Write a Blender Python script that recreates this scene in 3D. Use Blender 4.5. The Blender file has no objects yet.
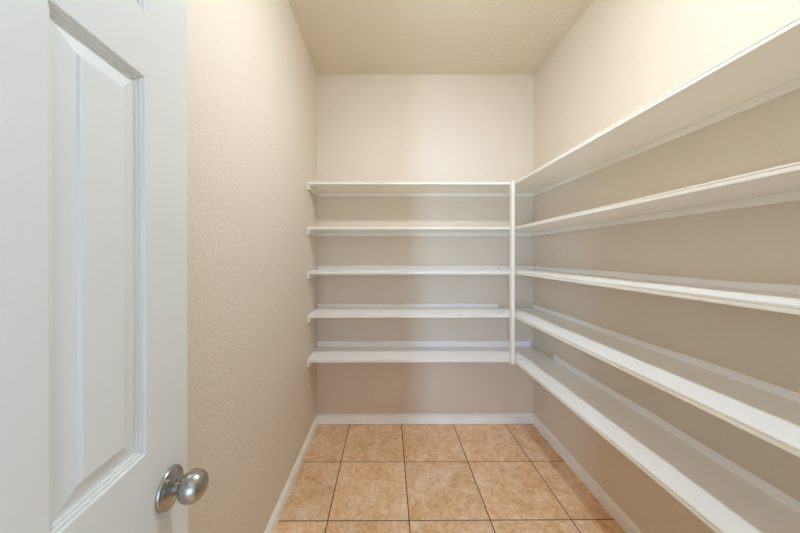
import bpy, bmesh, math, random
from mathutils import Vector, Matrix

# ------------------------------------------------------------------ camera, light, exposure
scene = bpy.context.scene
C = scene.collection
random.seed(7)

LEFT, RIGHT, BACK, FRONT, HEIGHT = -0.5572, 1.1458, 2.2450, -0.075, 2.74   # inner faces of the pantry
EYE = 1.3193
FOCAL = 285.85                                   # pixels of the 800-wide frame

cam_data = bpy.data.cameras.new('camera')
cam_data.sensor_fit = 'HORIZONTAL'
cam_data.sensor_width = 36.0
cam_data.lens = FOCAL / 800.0 * 36.0
cam_data.shift_x = (400 - 389.4) / 800.0
cam_data.shift_y = (256.6 - 266.5) / 800.0
cam_data.clip_start = 0.01
cam = bpy.data.objects.new('camera', cam_data)
cam.location = (0, 0, EYE)
cam.rotation_euler = (math.pi / 2 - 0.0035, 0, -0.0048)
C.objects.link(cam)
scene.camera = cam

world = bpy.data.worlds.new('sky')
scene.world = world
world.use_nodes = True
wbg = world.node_tree.nodes['Background']
wbg.inputs['Color'].default_value = (0.62, 0.78, 1.0, 1)
wbg.inputs['Strength'].default_value = 1.6

BULB_STRENGTH = 610.0
BULB_COLOR = (0.78, 0.90, 1.0)
WINDOW_X0, WINDOW_X1, WINDOW_Z0, WINDOW_Z1, KITCHEN_Y = -1.02, -0.72, 0.15, 2.10, -2.3
REAR_FILL_X0, REAR_FILL_X1, REAR_FILL_Z0, REAR_FILL_Z1 = -0.35, 1.45, 0.08, 2.05  # unseen rear opening, added to throw cool fill onto the far wall
SIDE_Y0, SIDE_Y1, SIDE_Z0, SIDE_Z1, KITCHEN_X = -2.1, -0.7, 0.5, 2.2, 1.9  # unseen side opening, added to raise the cool ambient light
DAYLIGHT = (0.44, 0.66, 1.0)


def window_light(name, loc, rot, size_x, size_y, power):
    d = bpy.data.lights.new(name, 'AREA')
    d.shape = 'RECTANGLE'
    d.size, d.size_y = size_x, size_y
    d.energy = power
    d.color = DAYLIGHT
    o = bpy.data.objects.new(name, d)
    o.location = loc
    o.rotation_euler = rot
    C.objects.link(o)


# daylight at the narrow window, plus fill light at two added openings
window_light('window_daylight', ((WINDOW_X0 + WINDOW_X1) / 2, KITCHEN_Y - 0.14, (WINDOW_Z0 + WINDOW_Z1) / 2), (math.pi / 2, 0, 0),
             WINDOW_X1 - WINDOW_X0, WINDOW_Z1 - WINDOW_Z0, 95.0)
window_light('rear_fill_light', ((REAR_FILL_X0 + REAR_FILL_X1) / 2, KITCHEN_Y - 0.14, (REAR_FILL_Z0 + REAR_FILL_Z1) / 2), (math.pi / 2, 0, 0),
             REAR_FILL_X1 - REAR_FILL_X0, REAR_FILL_Z1 - REAR_FILL_Z0, 15.0)
window_light('side_fill_light', (KITCHEN_X + 0.14, (SIDE_Y0 + SIDE_Y1) / 2, (SIDE_Z0 + SIDE_Z1) / 2), (math.pi / 2, 0, math.pi / 2),
             SIDE_Y1 - SIDE_Y0, SIDE_Z1 - SIDE_Z0, 28.0)

vs = scene.view_settings
vs.view_transform = 'Standard'
vs.look = 'None'
vs.gamma = 1.0
vs.use_curve_mapping = False
vs.exposure = 0.52
try:
    scene.cycles.max_bounces = 16
    scene.cycles.diffuse_bounces = 10
    scene.cycles.caustics_reflective = False
    scene.cycles.sample_clamp_indirect = 6.0
except Exception:
    pass


# ------------------------------------------------------------------ helpers
def lin(r, g, b):
    def f(c):
        c /= 255.0
        return c / 12.92 if c <= 0.04045 else ((c + 0.055) / 1.055) ** 2.4
    return (f(r), f(g), f(b), 1.0)


def new_mat(name, color, rough=0.5, metal=0.0):
    m = bpy.data.materials.new(name)
    m.use_nodes = True
    nt = m.node_tree
    b = nt.nodes['Principled BSDF']
    b.inputs['Base Color'].default_value = color
    b.inputs['Roughness'].default_value = rough
    b.inputs['Metallic'].default_value = metal
    return m, nt, b


def node(nt, kind, **kw):
    n = nt.nodes.new(kind)
    for k, v in kw.items():
        if k in n.inputs.keys():
            n.inputs[k].default_value = v
        else:
            setattr(n, k, v)
    return n


def add_bump(nt, b, height_socket, strength, distance):
    bp = node(nt, 'ShaderNodeBump')
    bp.inputs['Strength'].default_value = strength
    bp.inputs['Distance'].default_value = distance
    nt.links.new(height_socket, bp.inputs['Height'])
    nt.links.new(bp.outputs['Normal'], b.inputs['Normal'])
    return bp


def obj_coords(nt, scale=(1, 1, 1)):
    tc = node(nt, 'ShaderNodeTexCoord')
    mp = node(nt, 'ShaderNodeMapping')
    mp.inputs['Scale'].default_value = scale
    nt.links.new(tc.outputs['Object'], mp.inputs['Vector'])
    return mp.outputs['Vector']


def ramp(nt, fac, stops):
    r = node(nt, 'ShaderNodeValToRGB')
    el = r.color_ramp.elements
    while len(el) < len(stops):
        el.new(0.5)
    for e, (p, c) in zip(el, stops):
        e.position = p
        e.color = c
    nt.links.new(fac, r.inputs['Fac'])
    return r.outputs['Color']


# ------------------------------------------------------------------ materials
def textured_paint(name, color, rough, bump, scale):
    m, nt, b = new_mat(name, color, rough)
    v = obj_coords(nt)
    n1 = node(nt, 'ShaderNodeTexNoise', Scale=scale, Detail=3.0, Roughness=0.55)
    n2 = node(nt, 'ShaderNodeTexVoronoi', Scale=scale * 0.55)
    n2.feature = 'SMOOTH_F1'
    nt.links.new(v, n1.inputs['Vector'])
    nt.links.new(v, n2.inputs['Vector'])
    mx = node(nt, 'ShaderNodeMath', operation='ADD')
    nt.links.new(n1.outputs['Fac'], mx.inputs[0])
    nt.links.new(n2.outputs['Distance'], mx.inputs[1])
    add_bump(nt, b, mx.outputs[0], bump, 0.004)
    return m


M_WALL = textured_paint('beige_orange_peel_paint', lin(219, 207, 191), 0.55, 0.40, 130.0)
M_KWALL = textured_paint('pale_grey_orange_peel_paint', lin(228, 230, 231), 0.55, 0.22, 110.0)
M_CEIL = textured_paint('beige_knockdown_ceiling_paint', lin(222, 211, 192), 0.7, 0.40, 60.0)

M_WHITE, _nt, _b = new_mat('white_shelf_paint', lin(238, 234, 224), 0.35)
_v = obj_coords(_nt)
_n = node(_nt, 'ShaderNodeTexNoise', Scale=6.0, Detail=2.0)
_nt.links.new(_v, _n.inputs['Vector'])
_mr = node(_nt, 'ShaderNodeMapRange')
_mr.inputs['To Min'].default_value = 0.38
_mr.inputs['To Max'].default_value = 0.48
_nt.links.new(_n.outputs['Fac'], _mr.inputs['Value'])
_nt.links.new(_mr.outputs[0], _b.inputs['Roughness'])

M_TRIM, _nt, _b = new_mat('white_trim_paint', lin(242, 241, 236), 0.35)
_v = obj_coords(_nt)
_n = node(_nt, 'ShaderNodeTexNoise', Scale=5.0, Detail=2.0)
_nt.links.new(_v, _n.inputs['Vector'])
_nt.links.new(ramp(_nt, _n.outputs['Fac'], [(0.35, lin(238, 236, 229)), (0.65, lin(244, 243, 239))]), _b.inputs['Base Color'])

M_MOULD, _nt, _b = new_mat('white_smooth_door_moulding', lin(214, 217, 214), 0.33)
_v = obj_coords(_nt)
_n = node(_nt, 'ShaderNodeTexNoise', Scale=4.0, Detail=1.0)
_nt.links.new(_v, _n.inputs['Vector'])
_nt.links.new(ramp(_nt, _n.outputs['Fac'], [(0.3, lin(212, 215, 212)), (0.7, lin(216, 219, 216))]), _b.inputs['Base Color'])

M_DOOR, _nt, _b = new_mat('white_embossed_grain_paint', lin(214, 217, 214), 0.33)
_v = obj_coords(_nt, (60.0, 60.0, 5.0))
_n = node(_nt, 'ShaderNodeTexNoise', Scale=1.6, Detail=5.0, Distortion=1.4)
_nt.links.new(_v, _n.inputs['Vector'])
_w = node(_nt, 'ShaderNodeMath', operation='PINGPONG')
_w.inputs[1].default_value = 0.12
_nt.links.new(_n.outputs['Fac'], _w.inputs[0])
add_bump(_nt, _b, _w.outputs[0], 0.13, 0.003)

M_LINER, _nt, _b = new_mat('white_vinyl_shelf_liner', lin(246, 246, 246), 0.4)
_v = obj_coords(_nt)
_n = node(_nt, 'ShaderNodeTexNoise', Scale=9.0, Detail=2.0)
_nt.links.new(_v, _n.inputs['Vector'])
add_bump(_nt, _b, _n.outputs["Fac"], 0.05, 0.01)

M_GROUT, _nt, _b = new_mat('brown_grout', lin(104, 80, 58), 0.9)
_v = obj_coords(_nt)
_n = node(_nt, 'ShaderNodeTexNoise', Scale=220.0, Detail=2.0)
_nt.links.new(_v, _n.inputs['Vector'])
add_bump(_nt, _b, _n.outputs['Fac'], 0.3, 0.002)

# ceramic tile: tan body with rust-brown mottling and paler pinkish veils
M_TILE, _nt, _b = new_mat('tan_mottled_ceramic_tile', lin(205, 165, 122), 0.38)
_tc = node(_nt, 'ShaderNodeTexCoord')
_oi = node(_nt, 'ShaderNodeObjectInfo')
_sh = node(_nt, 'ShaderNodeVectorMath', operation='SCALE')
_sh.inputs['Scale'].default_value = 37.0
_cmb = node(_nt, 'ShaderNodeCombineXYZ')
_nt.links.new(_oi.outputs['Random'], _cmb.inputs[0])
_nt.links.new(_oi.outputs['Random'], _cmb.inputs[1])
_nt.links.new(_cmb.outputs[0], _sh.inputs[0])
_ad = node(_nt, 'ShaderNodeVectorMath', operation='ADD')
_nt.links.new(_tc.outputs['Object'], _ad.inputs[0])
_nt.links.new(_sh.outputs[0], _ad.inputs[1])
_n1 = node(_nt, 'ShaderNodeTexNoise', Scale=7.0, Detail=5.0, Roughness=0.65, Distortion=0.8)
_n2 = node(_nt, 'ShaderNodeTexNoise', Scale=34.0, Detail=6.0, Roughness=0.75, Distortion=1.0)
_nt.links.new(_ad.outputs[0], _n1.inputs['Vector'])
_nt.links.new(_ad.outputs[0], _n2.inputs['Vector'])
_c1 = ramp(_nt, _n1.outputs['Fac'], [(0.34, lin(208, 164, 116)), (0.46, lin(222, 182, 138)), (0.56, lin(232, 201, 168)), (0.68, lin(238, 216, 194))])
_c2 = ramp(_nt, _n2.outputs['Fac'], [(0.36, lin(160, 112, 66)), (0.46, lin(212, 168, 120)), (0.56, lin(232, 200, 166)), (0.68, lin(250, 236, 220))])
_mix = node(_nt, 'ShaderNodeMix', data_type='RGBA')
_mix.inputs[0].default_value = 0.4
_nt.links.new(_c1, _mix.inputs[6])
_nt.links.new(_c2, _mix.inputs[7])
_hsv = node(_nt, 'ShaderNodeHueSaturation')
_mr = node(_nt, 'ShaderNodeMapRange')
_hsv.inputs['Saturation'].default_value = 1.0
_mr.inputs['To Min'].default_value = 1.0
_mr.inputs['To Max'].default_value = 1.12
_nt.links.new(_oi.outputs['Random'], _mr.inputs['Value'])
_nt.links.new(_mr.outputs[0], _hsv.inputs['Value'])
_nt.links.new(_mix.outputs[2], _hsv.inputs['Color'])
_nt.links.new(_hsv.outputs[0], _b.inputs['Base Color'])
add_bump(_nt, _b, _n2.outputs['Fac'], 0.12, 0.003)

M_NICKEL, _nt, _b = new_mat('brushed_nickel', lin(176, 172, 168), 0.3, 1.0)
_v = obj_coords(_nt, (1, 60, 1))
_n = node(_nt, 'ShaderNodeTexNoise', Scale=12.0, Detail=3.0)
_nt.links.new(_v, _n.inputs['Vector'])
_mr = node(_nt, 'ShaderNodeMapRange')
_mr.inputs['To Min'].default_value = 0.16
_mr.inputs['To Max'].default_value = 0.34
_nt.links.new(_n.outputs['Fac'], _mr.inputs['Value'])
_nt.links.new(_mr.outputs[0], _b.inputs['Roughness'])

M_PORCELAIN, _nt, _b = new_mat('white_porcelain', lin(238, 236, 230), 0.2)
M_BULB, _nt, _b = new_mat('glowing_frosted_bulb', lin(255, 250, 240), 0.4)
_b.inputs['Emission Color'].default_value = (*BULB_COLOR, 1)
_b.inputs['Emission Strength'].default_value = BULB_STRENGTH

M_KFLOOR, _nt, _b = new_mat('tan_tile_floor_next_room', lin(205, 165, 122), 0.4)
_v = obj_coords(_nt)
_br = node(_nt, 'ShaderNodeTexBrick', Scale=1.0)
_br.offset = 0.0
_br.inputs['Color1'].default_value = lin(212, 170, 124)
_br.inputs['Color2'].default_value = lin(202, 158, 112)
_br.inputs['Mortar'].default_value = lin(104, 80, 58)
_br.inputs['Mortar Size'].default_value = 0.003
_br.inputs['Brick Width'].default_value = 0.4059
_br.inputs['Row Height'].default_value = 0.4059
_nt.links.new(_v, _br.inputs['Vector'])
_nt.links.new(_br.outputs['Color'], _b.inputs['Base Color'])

M_GLASS, _nt, _b = new_mat('clear_window_glass', (1, 1, 1, 1), 0.0)
_b.inputs['Roughness'].default_value = 0.02
_tr = node(_nt, 'ShaderNodeBsdfTransparent')
_mx = node(_nt, 'ShaderNodeMixShader')
_mx.inputs[0].default_value = 0.06
_nt.links.new(_tr.outputs[0], _mx.inputs[1])
_nt.links.new(_b.outputs[0], _mx.inputs[2])
_nt.links.new(_mx.outputs[0], _nt.nodes['Material Output'].inputs['Surface'])


# ------------------------------------------------------------------ mesh builders
def add_box(bm, x0, x1, y0, y1, z0, z1, bevel=0.0, seg=1):
    r = bmesh.ops.create_cube(bm, size=1.0)
    vs_ = r['verts']
    for v in vs_:
        v.co = Vector(((x0 + x1) / 2 + v.co.x * (x1 - x0), (y0 + y1) / 2 + v.co.y * (y1 - y0), (z0 + z1) / 2 + v.co.z * (z1 - z0)))
    if bevel > 0:
        es = list({e for v in vs_ for e in v.link_edges})
        bmesh.ops.bevel(bm, geom=es, offset=bevel, segments=seg, affect='EDGES', profile=0.5)


def box_bm(*a, **k):
    bm = bmesh.new()
    add_box(bm, *a, **k)
    return bm


def sweep(bm, profile, a, b, mapper):
    """closed profile [(p,q)...] swept from s=a to s=b; mapper(s,p,q) -> point"""
    va = [bm.verts.new(mapper(a, p, q)) for p, q in profile]
    vb = [bm.verts.new(mapper(b, p, q)) for p, q in profile]
    n = len(profile)
    for i in range(n):
        j = (i + 1) % n
        bm.faces.new((va[i], va[j], vb[j], vb[i]))
    bm.faces.new(va)
    bm.faces.new(vb[::-1])


def lathe(bm, profile, mapper, seg=40):
    """profile [(r,h)...]; mapper(x,y,h) -> point"""
    rings = []
    for r, h in profile:
        if r < 1e-6:
            rings.append([bm.verts.new(mapper(0, 0, h))])
        else:
            rings.append([bm.verts.new(mapper(r * math.cos(2 * math.pi * k / seg), r * math.sin(2 * math.pi * k / seg), h)) for k in range(seg)])
    for A, B in zip(rings, rings[1:]):
        for k in range(seg):
            k2 = (k + 1) % seg
            if len(A) == 1 and len(B) == 1:
                continue
            if len(A) == 1:
                bm.faces.new((A[0], B[k2], B[k]))
            elif len(B) == 1:
                bm.faces.new((A[k], A[k2], B[0]))
            else:
                bm.faces.new((A[k], A[k2], B[k2], B[k]))


def link(name, bm, mat, parent=None, smooth=False):
    bmesh.ops.recalc_face_normals(bm, faces=bm.faces[:])
    me = bpy.data.meshes.new(name)
    bm.to_mesh(me)
    bm.free()
    if mat:
        me.materials.append(mat)
    if smooth:
        for p in me.polygons:
            p.use_smooth = True
    o = bpy.data.objects.new(name, me)
    C.objects.link(o)
    if parent:
        o.parent = parent
    return o


def empty(name, loc=(0, 0, 0), rz=0.0):
    o = bpy.data.objects.new(name, None)
    o.empty_display_size = 0.05
    o.location = loc
    o.rotation_euler = (0, 0, rz)
    C.objects.link(o)
    return o


def tag(o, label, cat, group=None):
    o['label'] = label
    o['category'] = cat
    if group:
        o['group'] = group
    return o


def struct(o, label=None, cat=None):
    o['kind'] = 'structure'
    if label:
        o['label'] = label
    if cat:
        o['category'] = cat
    return o


# ------------------------------------------------------------------ room shell
T = 0.10
KX0, KX1 = -2.3, 1.9                               # the daylit room beyond the doorway
DOOR_X0, DOOR_X1, DOOR_TOP = -0.347, 0.279, 2.045   # clear doorway
FRONT_BACKFACE = FRONT - 0.115

struct(link('wall_left', box_bm(LEFT - T, LEFT, FRONT, BACK + T, -0.03, HEIGHT), M_WALL),
       'beige orange-peel textured wall behind the open white door', 'wall')
struct(link('wall_right', box_bm(RIGHT, RIGHT + T, FRONT, BACK + T, -0.03, HEIGHT), M_WALL),
       'beige textured wall carrying the long run of shelves', 'wall')
struct(link('wall_back', box_bm(LEFT, RIGHT, BACK, BACK + T, -0.03, HEIGHT), M_WALL),
       'beige far wall of the pantry carrying the short shelves', 'wall')
bm = bmesh.new()
add_box(bm, KX0, DOOR_X0 - 0.02, FRONT_BACKFACE, FRONT, -0.03, HEIGHT)
add_box(bm, DOOR_X1 + 0.02, KX1, FRONT_BACKFACE, FRONT, -0.03, HEIGHT)
add_box(bm, DOOR_X0 - 0.02, DOOR_X1 + 0.02, FRONT_BACKFACE, FRONT, DOOR_TOP + 0.02, HEIGHT)
struct(link('wall_front', bm, M_WALL), 'beige wall with the doorway into the pantry', 'wall')
struct(link('ceiling', box_bm(LEFT - T, RIGHT + T, FRONT, BACK + T, HEIGHT, HEIGHT + T), M_CEIL),
       'tan textured pantry ceiling', 'ceiling')

# room beyond the doorway: shell with a daylit window and two added fill-light openings
bm = bmesh.new()
add_box(bm, KX0, WINDOW_X0, KITCHEN_Y - T, KITCHEN_Y, -0.03, HEIGHT)
add_box(bm, WINDOW_X1, REAR_FILL_X0, KITCHEN_Y - T, KITCHEN_Y, -0.03, HEIGHT)
add_box(bm, REAR_FILL_X1, KX1, KITCHEN_Y - T, KITCHEN_Y, -0.03, HEIGHT)
add_box(bm, REAR_FILL_X0, REAR_FILL_X1, KITCHEN_Y - T, KITCHEN_Y, -0.03, REAR_FILL_Z0)
add_box(bm, REAR_FILL_X0, REAR_FILL_X1, KITCHEN_Y - T, KITCHEN_Y, REAR_FILL_Z1, HEIGHT)
add_box(bm, WINDOW_X0, WINDOW_X1, KITCHEN_Y - T, KITCHEN_Y, -0.03, WINDOW_Z0)
add_box(bm, WINDOW_X0, WINDOW_X1, KITCHEN_Y - T, KITCHEN_Y, WINDOW_Z1, HEIGHT)
struct(link('wall_south', bm, M_KWALL), 'pale grey window wall of the room outside the pantry', 'wall')
struct(link('wall_west', box_bm(KX0 - T, KX0, KITCHEN_Y - T, FRONT, -0.03, HEIGHT), M_KWALL), 'pale grey side wall of the room outside the pantry', 'wall')
bm = bmesh.new()
add_box(bm, KX1, KX1 + T, KITCHEN_Y - T, SIDE_Y0, -0.03, HEIGHT)
add_box(bm, KX1, KX1 + T, SIDE_Y1, FRONT, -0.03, HEIGHT)
add_box(bm, KX1, KX1 + T, SIDE_Y0, SIDE_Y1, -0.03, SIDE_Z0)
add_box(bm, KX1, KX1 + T, SIDE_Y0, SIDE_Y1, SIDE_Z1, HEIGHT)
struct(link('wall_east', bm, M_KWALL), 'pale grey wall with an added wide fill-light opening in the room outside the pantry', 'wall')
struct(link('ceiling_outside', box_bm(KX0, KX1, KITCHEN_Y - T, FRONT, HEIGHT, HEIGHT + T), M_CEIL), 'tan ceiling of the room outside the pantry', 'ceiling')
struct(link('floor_outside', box_bm(KX0, KX1, KITCHEN_Y, FRONT, -0.03, 0.0), M_KFLOOR), 'tan tiled floor of the room outside the pantry', 'floor')
for name, loc, rz, w, hh, label in (
        ('window_1', ((WINDOW_X0 + WINDOW_X1) / 2, KITCHEN_Y, WINDOW_Z0), 0.0, WINDOW_X1 - WINDOW_X0, WINDOW_Z1 - WINDOW_Z0, 'white framed narrow window facing the pantry doorway'),
        ('added_window_rear', ((REAR_FILL_X0 + REAR_FILL_X1) / 2, KITCHEN_Y, REAR_FILL_Z0), 0.0, REAR_FILL_X1 - REAR_FILL_X0, REAR_FILL_Z1 - REAR_FILL_Z0, 'wide white framed glazing added for fill light, facing the pantry doorway'),
        ('added_window_side', (KX1, (SIDE_Y0 + SIDE_Y1) / 2, SIDE_Z0), math.pi / 2, SIDE_Y1 - SIDE_Y0, SIDE_Z1 - SIDE_Z0, 'wide white framed window added for fill light in the side wall outside the pantry')):
    win = struct(empty(name, loc, rz), label, 'window')
    hw = w / 2
    bm = bmesh.new()
    for x0, x1, z0, z1 in ((-hw, -hw + .05, 0, hh), (hw - .05, hw, 0, hh), (-hw + .05, hw - .05, 0, .05), (-hw + .05, hw - .05, hh - .05, hh)):
        add_box(bm, x0, x1, -0.08, -0.03, z0, z1)
    link('window_frame', bm, M_TRIM, win)
    link('pane', box_bm(-hw + .05, hw - .05, -0.058, -0.054, .05, hh - .05), M_GLASS, win)

# floor: grout bed with every tile an object of its own
floor = struct(link('floor', box_bm(LEFT, RIGHT, FRONT, BACK, -0.03, -0.0018), M_GROUT),
               'tan mottled ceramic tile floor with dark brown grout', 'floor')
P, GX, GY, GAP = 0.4059, -0.3007, 1.8265, 0.0055
tile_mesh = {}
for i in range(-1, 5):
    for j in range(-5, 2):
        x0, x1 = GX + i * P + GAP / 2, GX + (i + 1) * P - GAP / 2
        y0, y1 = GY + j * P + GAP / 2, GY + (j + 1) * P - GAP / 2
        x0, x1 = max(x0, LEFT + 0.002), min(x1, RIGHT - 0.002)
        y0, y1 = max(y0, FRONT + 0.002), min(y1, BACK - 0.002)
        if x1 - x0 < 0.02 or y1 - y0 < 0.02:
            continue
        key = (round(x1 - x0, 4), round(y1 - y0, 4))
        loc = ((x0 + x1) / 2, (y0 + y1) / 2, 0)
        if key not in tile_mesh:
            hx, hy = key[0] / 2, key[1] / 2
            t = link('tile', box_bm(-hx, hx, -hy, hy, -0.012, 0.0, bevel=0.0016), M_TILE, floor)
            tile_mesh[key] = t.data
        else:
            t = bpy.data.objects.new('tile', tile_mesh[key])
            C.objects.link(t)
            t.parent = floor
        t.location = loc

# baseboards
BT, BH = 0.0133, 0.075
base_prof = [(0, 0), (BT, 0), (BT, 0.043), (BT * .92, 0.0465), (BT * .52, 0.0475), (BT * .52, 0.0535), (BT * .74, 0.0545), (BT * .74, 0.0600), (BT * .60, 0.0650), (BT * .34, 0.0680), (BT * .30, 0.0725), (BT * .20, BH), (0, BH)]
bm = bmesh.new()
sweep(bm, base_prof, FRONT, BACK, lambda s, p, q: (LEFT + p, s, q))
struct(link('baseboard_left', bm, M_TRIM), 'white moulded baseboard along the wall behind the door', 'baseboard')
bm = bmesh.new()
sweep(bm, base_prof, FRONT, BACK, lambda s, p, q: (RIGHT - p, s, q))
struct(link('baseboard_right', bm, M_TRIM), 'white moulded baseboard below the long shelves', 'baseboard')
bm = bmesh.new()
sweep(bm, base_prof, LEFT + BT, RIGHT - BT, lambda s, p, q: (s, BACK - p, q))
struct(link('baseboard_back', bm, M_TRIM), 'white moulded baseboard along the far wall', 'baseboard')

# doorway jamb lining and casing
bm = bmesh.new()
add_box(bm, DOOR_X0 - 0.02, DOOR_X0, FRONT_BACKFACE, FRONT, 0, DOOR_TOP)
add_box(bm, DOOR_X1, DOOR_X1 + 0.02, FRONT_BACKFACE, FRONT, 0, DOOR_TOP)
add_box(bm, DOOR_X0 - 0.02, DOOR_X1 + 0.02, FRONT_BACKFACE, FRONT, DOOR_TOP, DOOR_TOP + 0.02)
struct(link('trim_1', bm, M_TRIM), 'white jamb lining of the pantry doorway', 'door frame')
bm = bmesh.new()
for y0, y1 in ((FRONT, FRONT + 0.012), (FRONT_BACKFACE - 0.012, FRONT_BACKFACE)):
    add_box(bm, DOOR_X0 - 0.065, DOOR_X0 - 0.006, y0, y1, 0, DOOR_TOP + 0.065, bevel=0.003)
    add_box(bm, DOOR_X1 + 0.006, DOOR_X1 + 0.065, y0, y1, 0, DOOR_TOP + 0.065, bevel=0.003)
    add_box(bm, DOOR_X0 - 0.006, DOOR_X1 + 0.006, y0, y1, DOOR_TOP + 0.006, DOOR_TOP + 0.065, bevel=0.003)
struct(link('trim_2', bm, M_TRIM), 'white casing around the pantry doorway', 'door frame')

# ------------------------------------------------------------------ six-panel door, open against the left wall
DW, DT, DZ0, DZ1 = 0.61, 0.035, 0.012, 2.03
door = struct(empty('door_1', (-0.337, -0.0507, 0), math.radians(95.0)),
              'white six-panel interior door swung open with a satin nickel knob', 'door')
US = [0.0, 0.105, 0.246, 0.364, 0.505, 0.61]
ZS = [DZ0, 0.235, 0.815, 1.005, 1.600, 1.699, 1.905, DZ1]
holes = {(i, k) for i in (1, 3) for k in (1, 3, 5)}
bm = bmesh.new()
for y in (0.0, DT):
    for i in range(5):
        for k in range(7):
            if (i, k) in holes:
                continue
            bm.faces.new([bm.verts.new((u, y, z)) for u, z in ((US[i], ZS[k]), (US[i + 1], ZS[k]), (US[i + 1], ZS[k + 1]), (US[i], ZS[k + 1]))])
for (u0, u1, z0, z1) in ((0, 0, DZ0, DZ1), (DW, DW, DZ0, DZ1)):
    bm.faces.new([bm.verts.new(c) for c in ((u0, 0, z0), (u0, DT, z0), (u0, DT, z1), (u0, 0, z1))])
for z in (DZ0, DZ1):
    bm.faces.new([bm.verts.new(c) for c in ((0, 0, z), (DW, 0, z), (DW, DT, z), (0, DT, z))])
bmesh.ops.remove_doubles(bm, verts=bm.verts[:], dist=1e-5)
link('stile_and_rail_frame', bm, M_DOOR, door)

# moulding steps down, groove, bevel up, raised field
panel_rings = [(0.0, 0.0), (0.0016, 0.0006), (0.0028, 0.0034), (0.0058, 0.0036), (0.0066, 0.0066), (0.0096, 0.0068), (0.0106, 0.0100), (0.0150, 0.0106),
               (0.0360, 0.0046), (0.0380, 0.0016), (0.0405, 0.0010)]
for i in (1, 3):
    for k in (1, 3, 5):
        bm = bmesh.new()
        for side in (0, 1):
            prev = None
            for q, (off, d) in enumerate(panel_rings):
                y = d if side == 0 else DT - d
                ring = [bm.verts.new(c) for c in ((US[i] + off, y, ZS[k] + off), (US[i + 1] - off, y, ZS[k] + off), (US[i + 1] - off, y, ZS[k + 1] - off), (US[i] + off, y, ZS[k + 1] - off))]
                if prev:
                    for a in range(4):
                        b = (a + 1) % 4
                        f = bm.faces.new((prev[a], prev[b], ring[b], ring[a]))
                        f.material_index = 1 if q <= 7 else 0
                prev = ring
            bm.faces.new(prev)
        link('raised_panel', bm, M_DOOR, door).data.materials.append(M_MOULD)

KU, KZ = DW - 0.054, 0.911
knob_prof = [(0.0112, 0.008), (0.0105, 0.013), (0.0102, 0.018), (0.0125, 0.0212), (0.0165, 0.0232), (0.0210, 0.0262), (0.0242, 0.0308), (0.0256, 0.0362), (0.0256, 0.0415),
             (0.0244, 0.0475), (0.0216, 0.0532), (0.0174, 0.0576), (0.0122, 0.0604), (0.0063, 0.0619), (0.0, 0.0623)]
rose_prof = [(0.0338, 0.0), (0.0338, 0.0022), (0.0330, 0.0044), (0.0316, 0.0056), (0.0296, 0.0056), (0.0284, 0.0062), (0.0215, 0.0086), (0.0160, 0.0112), (0.0122, 0.0145), (0.0, 0.0145)]
for side in (0, 1):
    s, y0 = (-1, 0.0) if side == 0 else (1, DT)
    bm = bmesh.new()
    lathe(bm, knob_prof, lambda x, y, h: (KU + x, y0 + s * h, KZ + y))
    kn = link('door_knob', bm, M_NICKEL, door, smooth=True)
    kn['label'] = 'rounded satin nickel door knob'
    bm = bmesh.new()
    lathe(bm, rose_prof, lambda x, y, h: (KU + x, y0 + s * h, KZ + y))
    rs = link('rosette', bm, M_NICKEL, kn, smooth=True)
    rs['label'] = 'round nickel backplate of the knob'
lp = link('latch_plate', box_bm(DW, DW + 0.0015, DT / 2 - 0.0125, DT / 2 + 0.0125, KZ - 0.028, KZ + 0.028), M_NICKEL, door)
for hz in (0.25, 1.02, 1.80):
    bm = bmesh.new()
    lathe(bm, [(0.0, -0.045), (0.0055, -0.045), (0.0055, 0.045), (0.0, 0.045)], lambda x, y, h: (-0.006 + x, -0.002 + y, hz + h), seg=16)
    link('hinge', bm, M_NICKEL, door, smooth=False)

# ------------------------------------------------------------------ shelves
SB, SR, ST = 0.2792, 0.2756, 0.0181
YF, XF = BACK - SB, RIGHT - SR
ZB = [1.8093, 1.5003, 1.1930, 0.8916, 0.5836]      # undersides
SHELF_END = 0.02                                    # where the long shelves stop, by the doorway wall
CT = 0.0150
E_ = 0.0006
rank = ['topmost', 'second from the top', 'middle', 'second from the bottom', 'lowest']
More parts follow.
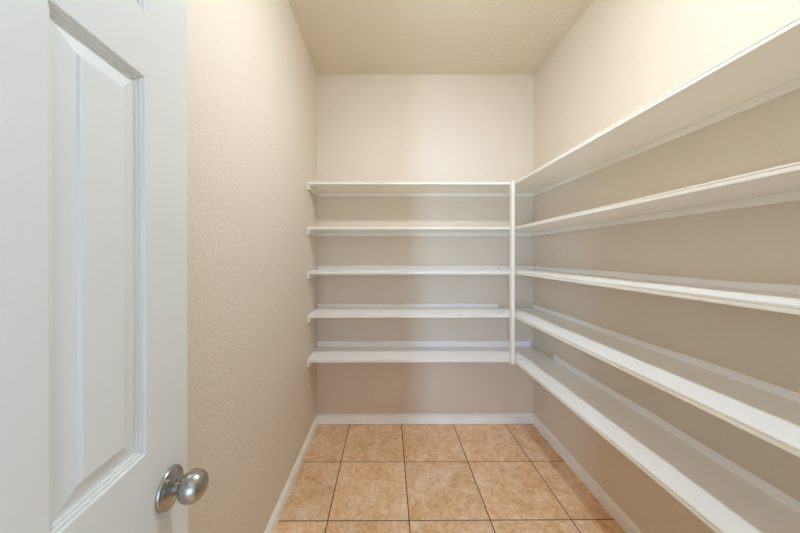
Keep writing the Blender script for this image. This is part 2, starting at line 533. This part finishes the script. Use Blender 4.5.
# front edging with a fine groove between board and lip
edge_prof = [(0.0, 0.0), (-0.0060, 0.0), (-0.0072, 0.0012), (-0.0072, 0.0092), (-0.0064, 0.0102), (-0.0034, 0.0106), (-0.0034, 0.0126), (-0.0062, 0.0130), (-0.0068, 0.0136), (-0.0068, 0.0174), (-0.0060, ST), (0.0, ST)]
for k, z in enumerate(ZB):
    # short shelf on the far wall, from wall to wall
    s = empty('pantry_shelf', ((LEFT + RIGHT) / 2, BACK, z))
    tag(s, 'short white painted shelf across the far wall, %s of five' % rank[k], 'shelf', 'short shelves on the far wall')
    cx = (LEFT + RIGHT) / 2
    link('shelf_board', box_bm(LEFT - cx + E_, RIGHT - cx - E_, -SB + 0.0072, -E_, 0, ST), M_WHITE, s)
    bm = bmesh.new()
    sweep(bm, edge_prof, LEFT - cx + E_, XF - cx - 0.004, lambda q, p, h: (q, -SB + 0.0072 + p, h))
    link('front_edging', bm, M_WHITE, s)
    link('support_cleat', box_bm(LEFT - cx + E_, LEFT - cx + CT, -SB + 0.004, -E_, -0.033, -0.0002, bevel=0.0012), M_WHITE, s)
    link('support_cleat', box_bm(LEFT - cx + CT + E_, RIGHT - cx - CT - E_, -CT, -E_, -0.028, -0.0002, bevel=0.0012), M_WHITE, s)
    # long shelf on the right-hand wall
    r = empty('pantry_shelf', (RIGHT, (YF + SHELF_END) / 2, z))
    cy = (YF + SHELF_END) / 2
    tag(r, 'long white painted shelf along the side wall, %s of five' % rank[k], 'shelf', 'long shelves on the side wall')
    link('shelf_board', box_bm(-SR + 0.0072, -E_, SHELF_END - cy, YF - cy - E_, 0, ST), M_WHITE, r)
    bm = bmesh.new()
    sweep(bm, edge_prof, SHELF_END - cy, YF - cy - 0.002, lambda q, p, h: (-SR + 0.0072 + p, q, h))
    link('front_edging', bm, M_WHITE, r)
    link('support_cleat', box_bm(-CT, -E_, SHELF_END - cy, BACK - cy - E_, -0.028, -0.0002, bevel=0.0012), M_WHITE, r)

# upright in front of the inner corner
post = link('shelf_post', box_bm(-0.0108, 0.0108, -0.0375, 0, 0, ZB[0] + ST - ZB[4] + 0.001, bevel=0.0018), M_WHITE)
post.location = (0.8468, YF - 0.0005, ZB[4] - 0.001)
tag(post, 'slim white upright post joining the shelves at the inner corner', 'post')

# shelf liners: thin sheets, folded up against the wall at the back, edge curling a little at the front
def liner(x_of, length, depth, lip, amp, seed, base, end_lip=0.0):
    rnd = random.Random(seed)
    ph = [rnd.uniform(0, 6.28) for _ in range(4)]
    n = 70
    bm = bmesh.new()
    rows = []
    for i in range(n + 1):
        t = i / n * length
        w = amp * max(0.0, 0.55 * math.sin(t * 9 + ph[0]) + 0.45 * math.sin(t * 21 + ph[1]))
        w2 = 0.002 * math.sin(t * 7 + ph[2]) + 0.0012 * math.sin(t * 17 + ph[3])
        prof = [(0.0005 , 0.0004 + w), (0.012, 0.0004 + w * 0.5), (0.035, 0.0004), (depth - 0.012, 0.0004), (depth - 0.0045, 0.0016), (depth - 0.0018, 0.006), (depth - 0.0016, lip + w2)]
        rows.append([bm.verts.new(x_of(t, d, h + base)) for d, h in prof])
    if end_lip:                                     # the far end of the sheet is folded up as well
        rows.insert(0, [bm.verts.new(x_of(0.0, d, base + max(end_lip, h))) for d, h in prof])
    for a, b in zip(rows, rows[1:]):
        for q in range(len(a) - 1):
            bm.faces.new((a[q], a[q + 1], b[q + 1], b[q]))
    return bm


def add_liner(bm, label, group):
    o = link('shelf_liner', bm, M_LINER)
    md = o.modifiers.new('thickness', 'SOLIDIFY')
    md.thickness = 0.0008
    md.offset = 0.0
    tag(o, label, 'shelf liner', group)
    return o


G = 'folded shelf liners'
LW = RIGHT - LEFT
fb = lambda x0: (lambda t, d, h: (x0 + t, YF + d, h))
fr = lambda y0: (lambda t, d, h: (XF + d, y0 - t, h))
tz = [z + ST + 0.0003 for z in ZB]
add_liner(liner(fb(LEFT + 0.003), XF - LEFT - 0.008, SB, 0.028, 0.0022, 1, tz[2]), 'white liner folded up the wall on the middle short shelf of the far wall', G)
add_liner(liner(fb(LEFT + 0.003), XF - LEFT - 0.008, SB, 0.030, 0.0012, 2, tz[3]), 'white liner on the second short shelf up, ending short of the corner', G)
add_liner(liner(fb(LEFT + 0.003), LW - 0.025, SB, 0.044, 0.0012, 3, tz[4]), 'white liner with a tall fold running wall to wall on the lowest short shelf', G)
add_liner(liner(fr(BACK - 0.004), BACK - 0.004 - SHELF_END, SR, 0.025, 0.0, 4, tz[2], 0.026), 'white liner folded up the side wall on the middle long shelf', G)
add_liner(liner(fr(BACK - 0.004), BACK - 0.004 - SHELF_END, SR, 0.026, 0.0, 5, tz[3]), 'white liner on the second long shelf up, reaching into the corner', G)
add_liner(liner(fr(YF - 0.001), YF - 0.001 - SHELF_END, SR, 0.034, 0.0, 6, tz[4]), 'white liner on the lowest long shelf, starting away from the corner', G)

# ------------------------------------------------------------------ flood bulb in a porcelain holder
lamp = empty('ceiling_light', (0.30, 0.935, HEIGHT))
tag(lamp, 'glowing reflector flood bulb in a white porcelain holder on the pantry ceiling', 'ceiling light')
bm = bmesh.new()
lathe(bm, [(0.0, 0.0), (0.058, 0.0), (0.058, -0.012), (0.050, -0.022), (0.032, -0.034), (0.026, -0.044), (0.0, -0.044)], lambda x, y, h: (x, y, h), seg=40)
link('lamp_holder', bm, M_PORCELAIN, lamp, smooth=True)
bm = bmesh.new()
lathe(bm, [(0.013, -0.044), (0.015, -0.054), (0.022, -0.066), (0.034, -0.086), (0.0445, -0.104), (0.0470, -0.112), (0.0460, -0.116)], lambda x, y, h: (x, y, h), seg=40)
link('bulb_reflector', bm, M_PORCELAIN, lamp, smooth=True)
bm = bmesh.new()
lathe(bm, [(0.0460 * math.cos(q * math.pi / 16) if q < 8 else 0.0, -0.116 - 0.026 * math.sin(q * math.pi / 16)) for q in range(9)], lambda x, y, h: (x, y, h), seg=40)
link('bulb_lens', bm, M_BULB, lamp, smooth=True)
